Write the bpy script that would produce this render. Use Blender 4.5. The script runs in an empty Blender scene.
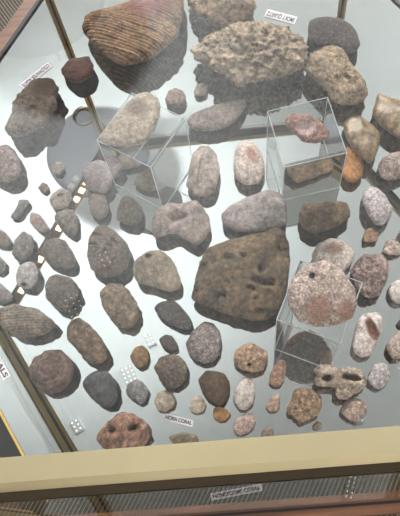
import bpy, bmesh, math, random
from mathutils import Vector, Matrix, noise

# ------------------------------------------------------------------ camera, light, exposure
sc = bpy.context.scene
COL = sc.collection
BASE = 0.80            # height of the case's mirrored floor above the carpet
CEIL = 2.70
TOP = 0.4208              # height of the brass rim above the mirrored floor

cam_data = bpy.data.cameras.new('camera')
cam = bpy.data.objects.new('camera', cam_data)
COL.objects.link(cam)
cam.matrix_world = Matrix([[0.994449, 0.09256, 0.050039, 0.016922], [-0.066897, 0.923253, -0.378325, -0.370274], [-0.081216, 0.372877, 0.92432, 1.525869], [0, 0, 0, 1]])
cam_data.sensor_width = 36.0
cam_data.lens = 49.025
cam_data.clip_start = 0.02
sc.camera = cam

sc.view_settings.view_transform = 'Standard'
sc.view_settings.look = 'None'
sc.view_settings.gamma = 1.0
sc.view_settings.use_curve_mapping = False
sc.view_settings.exposure = 0.4

world = bpy.data.worlds.new('world')
sc.world = world
world.use_nodes = True
world.node_tree.nodes['Background'].inputs[0].default_value = (0.9, 0.95, 1.0, 1)
world.node_tree.nodes['Background'].inputs[1].default_value = 0.05


def lamp(name, kind, loc, target, energy, color=(1, 1, 1), **kw):
    d = bpy.data.lights.new(name, kind)
    d.energy = energy
    d.color = color
    for k, v in kw.items():
        setattr(d, k, v)
    o = bpy.data.objects.new(name, d)
    COL.objects.link(o)
    o.location = loc
    o.rotation_euler = (Vector(target) - Vector(loc)).to_track_quat('-Z', 'Y').to_euler()
    return o


# fixtureless spots added to wash the ceiling, unseen area lights added to light the stones
lamp('added_ceiling_wash', 'SPOT', (-0.62, 0.95, 1.40), (-0.6201, 0.95, CEIL), 148, (0.97, 1.0, 1.0), spot_size=math.radians(92), spot_blend=0.8, shadow_soft_size=0.08)
lamp('added_ceiling_wash', 'SPOT', (1.9, 1.3, 0.9), (0.7, 1.2, CEIL), 190, (0.98, 0.99, 1.0), spot_size=math.radians(120), spot_blend=1.0, shadow_soft_size=0.08)
lamp('added_stone_key', 'AREA', (-0.5, 3.1, CEIL - 0.06), (0.0, 0.05, BASE), 125, (1.0, 0.97, 0.93), shape='RECTANGLE', size=0.5, size_y=0.4)
lamp('added_stone_key', 'AREA', (1.2, 3.0, CEIL - 0.06), (0.0, 0.05, BASE), 85, (1.0, 0.97, 0.93), shape='RECTANGLE', size=0.5, size_y=0.4)
lamp('added_stone_key', 'AREA', (0.5, -2.25, CEIL - 0.06), (0.0, 0.05, BASE), 34, (1.0, 0.97, 0.93), shape='RECTANGLE', size=0.8, size_y=0.4)

# ------------------------------------------------------------------ helpers


def lin(c):
    return tuple(((x / 255) / 12.92 if x / 255 <= 0.04045 else ((x / 255 + 0.055) / 1.055) ** 2.4) for x in c) + (1.0,)


def obj(name, bm, mat, parent=None, smooth=False):
    me = bpy.data.meshes.new(name)
    bmesh.ops.recalc_face_normals(bm, faces=bm.faces)
    bm.to_mesh(me)
    bm.free()
    if smooth:
        for p in me.polygons:
            p.use_smooth = True
    o = bpy.data.objects.new(name, me)
    COL.objects.link(o)
    if mat:
        me.materials.append(mat)
    if parent:
        o.parent = parent
    return o


def tag(o, label, cat, group=None):
    o['label'] = label
    o['category'] = cat
    if group:
        o['group'] = group
    return o


def struct(o):
    o['kind'] = 'structure'
    return o


def thing(name, label, cat, loc=(0, 0, 0), group=None):
    o = bpy.data.objects.new(name, None)
    o.empty_display_size = 0.05
    COL.objects.link(o)
    o.location = loc
    return tag(o, label, cat, group)


def prism(bm, pts, z0, z1):
    """vertical prism over a plan polygon"""
    a = [bm.verts.new((x, y, z0)) for x, y in pts]
    b = [bm.verts.new((x, y, z1)) for x, y in pts]
    n = len(pts)
    bm.faces.new(a)
    bm.faces.new(b)
    for i in range(n):
        bm.faces.new((a[i], a[(i + 1) % n], b[(i + 1) % n], b[i]))


def slab(bm, p0, p1, p2, p3, off):
    """quad p0..p3 given thickness vector off"""
    off = Vector(off)
    a = [bm.verts.new(Vector(p)) for p in (p0, p1, p2, p3)]
    b = [bm.verts.new(Vector(p) + off) for p in (p0, p1, p2, p3)]
    bm.faces.new(a)
    bm.faces.new(b)
    for i in range(4):
        bm.faces.new((a[i], a[(i + 1) % 4], b[(i + 1) % 4], b[i]))


def extrude_profile(bm, a, b, prof, inward):
    """profile of (inward, up) points swept along a->b; ends mitred by 60 degree hexagon corners"""
    a, b = Vector(a), Vector(b)
    d = (b - a).normalized()
    ra, rb = [], []
    for i, z in prof:
        k = i * inward[1]
        ra.append(bm.verts.new(a + d * (i * MIT[0]) + Vector((inward[0].x * i, inward[0].y * i, z))))
        rb.append(bm.verts.new(b - d * (i * MIT[1]) + Vector((inward[0].x * i, inward[0].y * i, z))))
    n = len(prof)
    bm.faces.new(ra)
    bm.faces.new(rb)
    for i in range(n):
        bm.faces.new((ra[i], ra[(i + 1) % n], rb[(i + 1) % n], rb[i]))


def lathe(bm, prof, seg=48, center=(0, 0, 0)):
    rings = []
    for r, z in prof:
        if r < 1e-6:
            rings.append([bm.verts.new((center[0], center[1], center[2] + z))])
        else:
            rings.append([bm.verts.new((center[0] + r * math.cos(2 * math.pi * k / seg), center[1] + r * math.sin(2 * math.pi * k / seg), center[2] + z)) for k in range(seg)])
    for A, B in zip(rings, rings[1:]):
        for k in range(seg):
            q = [A[k % len(A)], A[(k + 1) % len(A)], B[(k + 1) % len(B)], B[k % len(B)]]
            u = []
            for x in q:
                if x not in u:
                    u.append(x)
            if len(u) > 2:
                bm.faces.new(u)


class NT:
    """small node-graph helper"""

    def __init__(self, name):
        self.m = bpy.data.materials.new(name)
        self.m.use_nodes = True
        self.t = self.m.node_tree
        self.t.nodes.clear()

    def n(self, kind, **kw):
        nd = self.t.nodes.new(kind)
        ins = kw.pop('ins', {})
        for k, v in kw.items():
            setattr(nd, k, v)
        for k, v in ins.items():
            self.put(nd.inputs[k], v)
        return nd

    def put(self, sock, v):
        if hasattr(v, 'is_output'):
            self.t.links.new(v, sock)
        elif hasattr(v, 'outputs'):
            self.t.links.new(v.outputs[0], sock)
        else:
            sock.default_value = v

    def mix(self, fac, a, b, mode='MIX'):
        nd = self.n('ShaderNodeMix', data_type='RGBA', blend_type=mode)
        self.put(nd.inputs[0], fac)
        self.put(nd.inputs[6], a)
        self.put(nd.inputs[7], b)
        return nd.outputs[2]

    def math(self, op, a, b=0.0):
        nd = self.n('ShaderNodeMath', operation=op)
        self.put(nd.inputs[0], a)
        self.put(nd.inputs[1], b)
        return nd.outputs[0]

    def ramp(self, fac, p0, p1):
        nd = self.n('ShaderNodeMapRange', ins={1: p0, 2: p1})
        nd.clamp = True
        self.put(nd.inputs[0], fac)
        return nd.outputs[0]

    def out(self, shader):
        o = self.n('ShaderNodeOutputMaterial')
        self.put(o.inputs[0], shader)
        return self.m


def plain(name, rgb, rough=0.5, metal=0.0, noise_amt=0.0, scale=40, spec=0.5):
    g = NT(name)
    c = lin(rgb)
    b = g.n('ShaderNodeBsdfPrincipled', ins={'Roughness': rough, 'Metallic': metal, 'Specular IOR Level': spec})
    if noise_amt:
        tc = g.n('ShaderNodeTexCoord')
        nz = g.n('ShaderNodeTexNoise', ins={'Vector': tc.outputs['Object'], 'Scale': scale, 'Detail': 6.0})
        f = g.ramp(nz.outputs[0], 0.3, 0.7)
        g.put(b.inputs['Base Color'], g.mix(f, tuple(x * (1 - noise_amt) for x in c[:3]) + (1,), c))
    else:
        b.inputs['Base Color'].default_value = c
    return g.out(b)


def emitter(name, rgb, strength):
    g = NT(name)
    return g.out(g.n('ShaderNodeEmission', ins={0: lin(rgb), 1: strength}))


def pane_mat(name, tint, ior, gloss=1.0):
    """thin architectural glass: clear transmission plus Fresnel reflection"""
    g = NT(name)
    tr = g.n('ShaderNodeBsdfTransparent', ins={0: tint})
    gl = g.n('ShaderNodeBsdfGlossy', ins={0: (1, 1, 1, 1), 'Roughness': 0.0})
    fr = g.n('ShaderNodeFresnel', ins={0: ior})
    mx = g.n('ShaderNodeMixShader', ins={0: g.math('MULTIPLY', fr.outputs[0], gloss), 1: tr.outputs[0], 2: gl.outputs[0]})
    return g.out(mx)


# ------------------------------------------------------------------ room
def mat_carpet():
    g = NT('carpet')
    tc = g.n('ShaderNodeTexCoord')
    mp = g.n('ShaderNodeMapping', ins={0: tc.outputs['Object'], 2: (0, 0, math.radians(-30))})
    wv = g.n('ShaderNodeTexWave', wave_type='BANDS', bands_direction='X', ins={0: mp.outputs[0], 'Scale': 36.0, 'Distortion': 0.9, 'Detail': 2.0, 'Detail Scale': 6.0})
    big = g.n('ShaderNodeTexNoise', ins={'Vector': tc.outputs['Object'], 'Scale': 5.0, 'Detail': 2.0})
    dark = g.mix(g.ramp(big.outputs[0], 0.35, 0.65), lin((58, 52, 48)), lin((84, 78, 70)))
    fib = g.n('ShaderNodeTexNoise', ins={'Vector': tc.outputs['Object'], 'Scale': 260.0, 'Detail': 2.0})
    line = g.ramp(wv.outputs[1], 0.80, 0.97)
    c = g.mix(line, dark, lin((138, 130, 112)))
    c = g.mix(g.ramp(fib.outputs[0], 0.25, 0.75), c, lin((30, 26, 24)), 'MIX') if False else c
    bp = g.n('ShaderNodeBump', ins={'Strength': 0.5, 'Distance': 0.003, 'Height': fib.outputs[0]})
    b = g.n('ShaderNodeBsdfPrincipled', ins={'Base Color': c, 'Roughness': 0.95, 'Normal': bp.outputs[0], 'Specular IOR Level': 0.1})
    return g.out(b)


def box(bm, x0, x1, y0, y1, z0, z1):
    prism(bm, [(x0, y0), (x1, y0), (x1, y1), (x0, y1)], z0, z1)


W0, W1, D0, D1 = -3.2, 3.2, -2.6, 4.4
bm = bmesh.new(); box(bm, W0, W1, D0, D1, -0.05, 0.0)
struct(obj('floor', bm, mat_carpet()))
M_plaster = plain('ceiling_plaster', (222, 224, 224), 0.95, 0, 0.03, 3)
bm = bmesh.new(); box(bm, W0, W1, D0, D1, CEIL, CEIL + 0.08)
struct(obj('ceiling', bm, M_plaster))
M_wall = plain('wall_paint', (205, 203, 198), 0.9, 0, 0.04, 2)
for nm, q in (('wall_left', (W0 - 0.1, W0, D0, D1)), ('wall_right', (W1, W1 + 0.1, D0, D1)), ('wall_back', (W0, W1, D1, D1 + 0.1)), ('wall_front', (W0, W1, D0 - 0.1, D0))):
    bm = bmesh.new(); box(bm, *q, 0, CEIL)
    struct(obj(nm, bm, M_wall))

# ------------------------------------------------------------------ display case
def mat_brass(name='brass', rgb=(206, 178, 118), rough=0.32, metal=1.0):
    g = NT(name)
    tc = g.n('ShaderNodeTexCoord')
    nz = g.n('ShaderNodeTexNoise', ins={'Vector': tc.outputs['Object'], 'Scale': 18.0, 'Detail': 4.0})
    c = g.mix(nz.outputs[0], lin(rgb), lin(tuple(int(x * 0.9) for x in rgb)))
    b = g.n('ShaderNodeBsdfPrincipled', ins={'Base Color': c, 'Roughness': rough, 'Metallic': metal})
    return g.out(b)


def mat_wood():
    g = NT('oiled_wood')
    tc = g.n('ShaderNodeTexCoord')
    mp = g.n('ShaderNodeMapping', ins={0: tc.outputs['Object'], 3: (8, 60, 60)})
    nz = g.n('ShaderNodeTexNoise', ins={'Vector': mp.outputs[0], 'Scale': 1.5, 'Detail': 6.0, 'Distortion': 0.6})
    c = g.mix(g.ramp(nz.outputs[0], 0.3, 0.7), lin((98, 64, 48)), lin((140, 96, 70)))
    b = g.n('ShaderNodeBsdfPrincipled', ins={'Base Color': c, 'Roughness': 0.45})
    return g.out(b)


M_brass = mat_brass('brass', (240, 198, 100), 0.34, 0.3)
M_rail = mat_brass('satin_brass', (214, 201, 164), 0.5)
M_dark = plain('black_gasket', (14, 13, 13), 0.5)
M_apron = mat_brass('painted_glow_brass', (255, 222, 124), 0.4, 0.0)  # brass coloured brighter in place of highlights from the light strips
M_bronze = mat_brass('dark_bronze', (92, 80, 66), 0.35)
M_wood = mat_wood()
M_chan = plain('grey_channel', (128, 116, 104), 0.5, 0.3)
M_cab = plain('dark_cabinet', (58, 46, 40), 0.5, 0, 0.2, 12)
g = NT('floor_mirror')
M_mirror = g.out(g.n('ShaderNodeBsdfGlossy', ins={0: (0.47, 0.485, 0.485, 1), 'Roughness': 0.0}))
M_glass = pane_mat('clear_glass', (0.97, 0.985, 0.98, 1), 1.5, 1.7)
M_pane = pane_mat('pane_glass', (0.95, 0.97, 0.965, 1), 1.2, 0.7)
M_acryl = pane_mat('clear_acrylic', (0.955, 0.965, 0.965, 1), 1.30)
M_edge = plain('polished_acrylic_edge', (196, 202, 202), 0.25)

HX = [(-0.2054, -0.3359), (0.2054, -0.3359), (0.4008, 0.0), (0.2054, 0.3359), (-0.2054, 0.3359), (-0.4008, 0.0)]            # plan corners: front left, front right, right, back right, back left, left
HXB = [(x, y - 0.009 if i < 2 else y) for i, (x, y) in enumerate(HX)]     # the base steps out a little at the front


def inset(pts, d):
    """polygon moved inward by d (negative: outward)"""
    n = len(pts); out = []
    for i in range(n):
        p0, p1, p2 = Vector(pts[i - 1]), Vector(pts[i]), Vector(pts[(i + 1) % n])
        e0, e1 = (p1 - p0).normalized(), (p2 - p1).normalized()
        n0, n1 = Vector((-e0.y, e0.x)), Vector((-e1.y, e1.x))
        b = (n0 + n1); b /= b.dot(n0)
        out.append(tuple(p1 + b * d))
    return out


case = thing('display_case', 'hexagonal brass framed glass display case with mirrored floor full of rocks', 'display case', (0, 0, 0))


def ring(bm, outer, inner, z0, z1):
    n = len(outer)
    for i in range(n):
        j = (i + 1) % n
        prism(bm, [outer[i], outer[j], inner[j], inner[i]], z0, z1)


bm = bmesh.new(); prism(bm, inset(HX, 0.03), 0.0, BASE - 0.03)
obj('base_cabinet', bm, M_cab, case)
bm = bmesh.new(); prism(bm, inset(HXB, 0.0005), BASE - 0.03, BASE)
obj('mirror_floor', bm, M_mirror, case)
bm = bmesh.new(); ring(bm, [(x, y + 0.009 if i < 2 else y) for i, (x, y) in enumerate(inset(HXB, -0.018))], inset(HXB, 0.0), BASE - 0.035, BASE + 0.001)
ledge = obj('wood_ledge', bm, M_wood, case)
bm = bmesh.new(); ring(bm, inset(HXB, 0.0), inset(HXB, 0.0045), BASE - 0.001, BASE + 0.003)
obj('gasket', bm, M_dark, case)
zt = BASE + TOP
RO, RI = inset(HX, -0.0075), inset(HX, 0.0065)
for i in range(6):
    j = (i + 1) % 6
    bm = bmesh.new()
    o, n_ = RO, RI
    a0, a1, b0, b1 = Vector(o[i]), Vector(o[j]), Vector(n_[i]), Vector(n_[j])
    e = (a1 - a0).normalized(); nn = Vector((-e.y, e.x))
    # profile along the mitre: outer bottom, outer shoulder, top outer, top inner, inner bottom
    prof = [(0.0, -0.012), (0.0, -0.004), (0.0035, 0.0), (0.0140, 0.0), (0.0140, -0.003), (0.0140, -0.012)]
    va = [bm.verts.new((*(a0 + (b0 - a0) * (t / 0.0140)), zt + z)) for t, z in prof]
    vb = [bm.verts.new((*(a1 + (b1 - a1) * (t / 0.0140)), zt + z)) for t, z in prof]
    k = len(prof)
    bm.faces.new(va); bm.faces.new(vb)
    for q in range(k):
        bm.faces.new((va[q], va[(q + 1) % k], vb[(q + 1) % k], vb[q]))
    obj('rim_rail', bm, M_rail, case)
    bm = bmesh.new()
    c0, c1 = Vector(inset(HX, -0.0112)[i]), Vector(inset(HX, -0.0112)[j])
    d0, d1 = Vector(inset(HX, -0.0076)[i]), Vector(inset(HX, -0.0076)[j])
    prism(bm, [tuple(c0), tuple(c1), tuple(d1), tuple(d0)], zt - 0.013, zt - 0.004)
    obj('painted_rail_shade', bm, M_bronze, case)  # dark strip painted in for the dark floor reflecting on the rail's outer face
    bm = bmesh.new()
    c0, c1 = Vector(inset(HX, 0.0022)[i]), Vector(inset(HX, 0.0022)[j])
    d0, d1 = Vector(inset(HX, 0.0055)[i]), Vector(inset(HX, 0.0055)[j])
    deep = 0.075 if i in (1, 5) else 0.034
    prism(bm, [tuple(c0), tuple(c1), tuple(d1), tuple(d0)], zt - deep, zt - 0.0121)
    ap = obj('rail_apron', bm, M_apron if i in (0, 1, 5) else M_chan, case)
    for z0, z1, gm in {1: ((0.064, 0.052, M_dark), (0.042, 0.030, M_bronze)), 5: ((0.064, 0.052, M_dark), (0.042, 0.030, M_bronze)), 2: ((0.030, 0.019, M_bronze),)}.get(i, ()):
        bm = bmesh.new()
        c0, c1 = Vector(inset(HX, 0.0056)[i]), Vector(inset(HX, 0.0056)[j])
        d0, d1 = Vector(inset(HX, 0.0062)[i]), Vector(inset(HX, 0.0062)[j])
        prism(bm, [tuple(c0), tuple(c1), tuple(d1), tuple(d0)], zt - z0, zt - z1)
        obj('dark_groove', bm, gm, ap)
    if i == 5:
        for nm, q0, q1, gm in (('rail_flange', 0.0057, 0.0105, M_apron), ('dark_groove', 0.0106, 0.0150, M_dark), ('rail_flange', 0.0151, 0.0205, M_apron)):
            bm = bmesh.new()
            c0, c1 = Vector(inset(HX, q0)[i]), Vector(inset(HX, q0)[j])
            d0, d1 = Vector(inset(HX, q1)[i]), Vector(inset(HX, q1)[j])
            prism(bm, [tuple(c0), tuple(c1), tuple(d1), tuple(d0)], zt - 0.075, zt - 0.072)
            obj(nm, bm, gm, ap)
    if i == 5:      # black floor strip with a brass bead along the left front pane
        for nm, q0, q1, gm, zz in (('floor_strip', 0.0052, 0.024, M_dark, 0.002), ('brass_bead', 0.0242, 0.0262, M_brass, 0.0035)):
            bm = bmesh.new()
            c0, c1 = Vector(inset(HXB, q0)[i]), Vector(inset(HXB, q0)[j])
            d0, d1 = Vector(inset(HXB, q1)[i]), Vector(inset(HXB, q1)[j])
            prism(bm, [tuple(c0), tuple(c1), tuple(d1), tuple(d0)], BASE + 0.0002, BASE + zz)
            obj(nm, bm, gm, case)
    # dark channel under the rail that holds the pane
    bm = bmesh.new()
    c0, c1 = Vector(inset(HX, -0.007)[i]), Vector(inset(HX, -0.007)[j])
    d0, d1 = Vector(inset(HX, 0.0020)[i]), Vector(inset(HX, 0.0020)[j])
    prism(bm, [tuple(c0), tuple(c1), tuple(d1), tuple(d0)], zt - 0.0145, zt - 0.0121)
    obj('pane_channel', bm, M_chan, case)
for i in range(6):
    p = Vector(HX[i]); inn = (-p).normalized()
    e0 = (Vector(HX[i - 1]) - p).normalized(); e1 = (Vector(HX[(i + 1) % 6]) - p).normalized()
    bm = bmesh.new()
    for e in (e0, e1):
        nrm = Vector((-e.y, e.x))
        if nrm.dot(inn) < 0:
            nrm = -nrm
        s0 = p + nrm * 0.001 + e * 0.0016; s1 = s0 + e * 0.0062
        prism(bm, [tuple(s0), tuple(s1), tuple(s1 + nrm * 0.003), tuple(s0 + nrm * 0.003)], BASE + 0.003, zt - 0.012)
    obj('corner_post', bm, M_brass, case)
    bm = bmesh.new()
    q = p + inn * 0.004
    t = Vector((-inn.y, inn.x)) * 0.0011
    prism(bm, [tuple(q - t), tuple(q + t), tuple(q + t + inn * 0.003), tuple(q - t + inn * 0.003)], BASE + 0.003, zt - 0.012)
    obj('post_gasket', bm, M_dark, case)
    j = (i + 1) % 6
    bm = bmesh.new()
    g0, g1 = Vector(inset(HX, 0.0012)[i]), Vector(inset(HX, 0.0012)[j])
    e = (g1 - g0).normalized(); nn = Vector((-e.y, e.x))
    g0 += e * 0.008; g1 -= e * 0.008
    h0, h1 = Vector(inset(HXB, 0.0012)[i]) + e * 0.008, Vector(inset(HXB, 0.0012)[j]) - e * 0.008
    va = [bm.verts.new((*q2, z)) for q2, z in ((h0, BASE + 0.003), (h1, BASE + 0.003), (g1, zt - 0.0125), (g0, zt - 0.0125))]
    bm.faces.new(va)
    obj('glass_pane', bm, M_pane, case)
bm = bmesh.new()
vs = [bm.verts.new((*q, zt - 0.002)) for q in inset(HX, 0.0066)]
bm.faces.new(vs)
obj('glass_top', bm, M_glass, case)
# warm light strip under the left back rail
M_led = emitter('warm_led', (255, 214, 160), 9.0)
M_strip = plain('light_strip_channel', (150, 120, 90), 0.35, 0.6)
LEDS = [0.225, 0.27, 0.32, 0.369, 0.416, 0.484, 0.656, 0.821]
a, b = Vector(inset(HX, 0.0068)[4]), Vector(inset(HX, 0.0068)[5])
bm = bmesh.new()
e = (b - a).normalized(); nn = Vector((-e.y, e.x))
a2, b2 = a + e * 0.01, b - e * 0.01
prism(bm, [tuple(a2 - nn * 0.0015), tuple(b2 - nn * 0.0015), tuple(b2 + nn * 0.0135), tuple(a2 + nn * 0.0135)], zt - 0.0342, zt - 0.0322)
strip = obj('light_strip', bm, M_strip, case)
for t in LEDS:
    q = a + (b - a) * t + nn * 0.006
    bm = bmesh.new()
    prism(bm, [tuple(q - e * 0.005 - nn * 0.005), tuple(q + e * 0.005 - nn * 0.005), tuple(q + e * 0.005 + nn * 0.005), tuple(q - e * 0.005 + nn * 0.005)], zt - 0.0356, zt - 0.0343)
    obj('led_lens', bm, M_led, strip)

# ------------------------------------------------------------------ pendant lamp and ceiling spots (seen mirrored in the case)
PL = (-0.4769, 1.0803, 1.6, 0.2021, -0.0504, 0.1479, 0.0436)
lampo = thing('pendant_lamp', 'round grey pendant lamp mirrored in the case floor beside the left riser', 'lamp', (PL[0], PL[1], BASE + PL[2]))
M_shade = plain('pendant_enamel', (66, 64, 68), 0.6)
bm = bmesh.new()
lathe(bm, [(0, 0.0), (PL[3] * 0.9, 0.0), (PL[3], 0.012), (PL[3], 0.03), (PL[3] * 0.75, 0.075), (PL[3] * 0.3, 0.11), (0.03, 0.13), (0, 0.13)], 64)
obj('lamp_shade', bm, M_shade, lampo, True)
bm = bmesh.new()
rx, ry, rr = PL[4], PL[5], PL[6]
lathe(bm, [(rr, 0.0), (rr, -0.012), (rr * 0.8, -0.014), (rr * 0.72, -0.002), (rr * 0.72, 0.0)], 40, (rx, ry, 0))
obj('socket_ring', bm, M_bronze, lampo, True)
bm = bmesh.new(); lathe(bm, [(0.004, 0.12), (0.004, CEIL - BASE - PL[2])], 10)
obj('cord', bm, M_dark, lampo)

SPOTS = [(-0.342, 0.381, 20, 2, 3, 0.017, 'ceiling light mirrored above the small warm brown pebble'), (-0.428, 0.251, 20, 3, 4, 0.017, 'ceiling light mirrored between the blue-black rock and the star-marked stone'), (-0.63, 0.075, 30, 2, 3, 0.017, 'ceiling light mirrored below the purple-brown nodule'), (0.405, 0.035, 10, 2, 4, 0.017, 'ceiling light mirrored right of the pinkish white pitted pebble'), (0.353, -0.191, -20, 2, 8, 0.017, 'ceiling light mirrored through the front glass pane')]
M_dot = emitter('led_dot', (255, 250, 240), 3.0)
M_fix = plain('spot_housing', (204, 206, 206), 0.6)
for x, y, ang, nx, ny, pitch, label in SPOTS:
    f = thing('ceiling_light', label, 'ceiling light', (x, y, CEIL), 'ceiling lights with small round bulbs mirrored in the glass')
    f.rotation_euler = (0, 0, math.radians(ang))
    bm = bmesh.new(); box(bm, -nx * pitch / 2, nx * pitch / 2, -ny * pitch / 2, ny * pitch / 2, -0.012, 0)
    obj('housing', bm, M_fix, f)
    for i in range(nx):
        for j in range(ny):
            bm = bmesh.new()
            lathe(bm, [(0, -0.0128), (0.0026, -0.0127), (0.003, -0.0121)], 12, ((i - (nx - 1) / 2) * pitch, (j - (ny - 1) / 2) * pitch, 0))
            obj('bulb', bm, M_dot, f)

# ------------------------------------------------------------------ acrylic risers
RISERS = [(-0.0691, 0.038, 0.8152, -0.5792, 0.0338, 0.0334, 0.098, 'clear acrylic riser on the left, carrying the pale honeycomb patched coral', 'right'), (0.1042, 0.0276, 0.9894, 0.1454, 0.0333, 0.0354, 0.077, 'clear acrylic riser carrying the reddish geode', 'front'), (0.0903, -0.1701, 0.8929, -0.4502, 0.0303, 0.031, 0.105, 'clear acrylic riser nearest the front rail, carrying the pink speckled coral', 'left')]
M_bend = pane_mat('bent_acrylic', (0.72, 0.74, 0.74, 1), 1.5, 2.5)
TH = 0.003
for cx, cy, ax, ay, hw, hd, h, label, bend in RISERS:
    r = thing('acrylic_riser', label, 'display riser', (cx, cy, BASE + 0.0012), 'clear acrylic risers')
    X = Vector((ax, ay, 0)); Y = Vector((-ay, ax, 0)); Z = Vector((0, 0, 1))

    def q(u, v, z):
        return X * (u * hw) + Y * (v * hd) + Z * z
    bm = bmesh.new(); vs = [bm.verts.new(q(*c, h)) for c in ((-1, -1), (1, -1), (1, 1), (-1, 1))]; bm.faces.new(vs)
    obj('top_plate', bm, M_acryl, r)
    for s in (-1, 1):
        bm = bmesh.new(); vs = [bm.verts.new(q(*c)) for c in ((s, -1, 0), (s, 1, 0), (s, 1, h), (s, -1, h))]; bm.faces.new(vs)
        obj('side_panel', bm, M_acryl, r)
    bm = bmesh.new(); vs = [bm.verts.new(q(*c)) for c in ((-1, -1, 0), (1, -1, 0), (1, -1, h), (-1, -1, h))]; bm.faces.new(vs)
    obj('front_panel', bm, M_acryl, r)
    # the rounded bend where the sheet folds down
    bm = bmesh.new()
    if bend == 'front':
        slab(bm, q(-1, -1, h - 0.0055), q(1, -1, h - 0.0055), q(1, -0.9, h - 0.0055), q(-1, -0.9, h - 0.0055), (0, 0, 0.005))
    else:
        s = 1 if bend == 'right' else -1
        slab(bm, q(s, -1, h - 0.0055), q(s, 1, h - 0.0055), q(s * 0.9, 1, h - 0.0055), q(s * 0.9, -1, h - 0.0055), (0, 0, 0.005))
    obj('folded_bend', bm, M_bend, r)
    # polished edges of the sheets catch the light
    w = 0.0005
    P8 = {}
    for u in (-1, 1):
        for v in (-1, 1):
            for z in (0, 1):
                P8[u, v, z] = q(u, v, h * z)
    edges = [((-1, -1, 1), (1, -1, 1)), ((-1, 1, 1), (1, 1, 1)), ((-1, -1, 1), (-1, 1, 1)), ((1, -1, 1), (1, 1, 1)),
             ((-1, -1, 0), (-1, -1, 1)), ((1, -1, 0), (1, -1, 1)), ((-1, 1, 0), (-1, 1, 1)), ((1, 1, 0), (1, 1, 1)), ((-1, -1, 0), (1, -1, 0)), ((-1, -1, 0), (-1, 1, 0)), ((1, -1, 0), (1, 1, 0))]
    for k0, k1 in edges:
        A, B = P8[k0], P8[k1]
        d = (B - A).normalized()
        s1 = d.cross(Vector((0.3, 0.5, 0.81))).normalized(); s2 = d.cross(s1)
        bm = bmesh.new()
        va = [bm.verts.new(A + s1 * (w * c) + s2 * (w * s)) for c, s in ((1, 0), (0, 1), (-1, 0), (0, -1))]
        vb = [bm.verts.new(B + s1 * (w * c) + s2 * (w * s)) for c, s in ((1, 0), (0, 1), (-1, 0), (0, -1))]
        for i in range(4):
            bm.faces.new((va[i], va[(i + 1) % 4], vb[(i + 1) % 4], vb[i]))
        bm.faces.new(va); bm.faces.new(vb)
        obj('polished_edge', bm, M_edge, r)

# ------------------------------------------------------------------ printed name labels
M_paper = plain('label_card', (240, 232, 238), 0.7)
M_ink = plain('label_ink', (52, 36, 60), 0.7)


def name_card(text, x, y, ang, w, h, label):
    t = thing('name_card', label, 'label', (x, y, BASE), 'printed name cards')
    t.rotation_euler = (0, 0, math.radians(ang))
    bm = bmesh.new(); box(bm, -w / 2, w / 2, -h / 2, h / 2, 0.0, 0.0009)
    obj('card', bm, M_paper, t)
    cu = bpy.data.curves.new('lettering', 'FONT')
    cu.body = text
    cu.align_x = 'CENTER'; cu.align_y = 'CENTER'
    cu.size = h * 0.82
    cu.extrude = 0.00008
    cu.offset = 0.00022
    tmp = bpy.data.objects.new('lettering', cu)
    COL.objects.link(tmp)
    dg = bpy.context.evaluated_depsgraph_get()
    me = bpy.data.meshes.new_from_object(tmp.evaluated_get(dg))
    bpy.data.objects.remove(tmp)
    xs = [v.co.x for v in me.vertices]; ys = [v.co.y for v in me.vertices]
    fx = (w * 0.92) / (max(xs) - min(xs)); mx = (max(xs) + min(xs)) / 2; my = (max(ys) + min(ys)) / 2
    for v in me.vertices:
        v.co.x = (v.co.x - mx) * fx; v.co.y -= my
    o = bpy.data.objects.new('lettering', me)
    COL.objects.link(o)
    me.materials.clear(); me.materials.append(M_ink)
    o.parent = t; o.location = (0, 0, 0.00105)


for args in [('COLDWATER AGATE', -0.2147, 0.198, -139.6, 0.0477, 0.0099, 'white name card reading COLDWATER AGATE beside the knobbly agate'), ('SMOKY QUARTZ', 0.1036, 0.2488, 153.8, 0.0406, 0.0123, 'white name card reading SMOKY QUARTZ behind the widest coral'), ('HORN CORAL', -0.0561, -0.2498, -18.1, 0.0303, 0.0065, 'white name card reading HORN CORAL at the front rail'), ('HONEYCOMB CORAL', -0.0032, -0.3239, 6.4, 0.0509, 0.0065, 'white name card reading HONEYCOMB CORAL seen through the front glass pane'), ('CORALS', -0.2483, -0.1717, -60.7, 0.0439, 0.0089, 'white name card cut by the left edge beside the brass strip')]:
    name_card(*args)

# ------------------------------------------------------------------ stones and fossils


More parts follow.
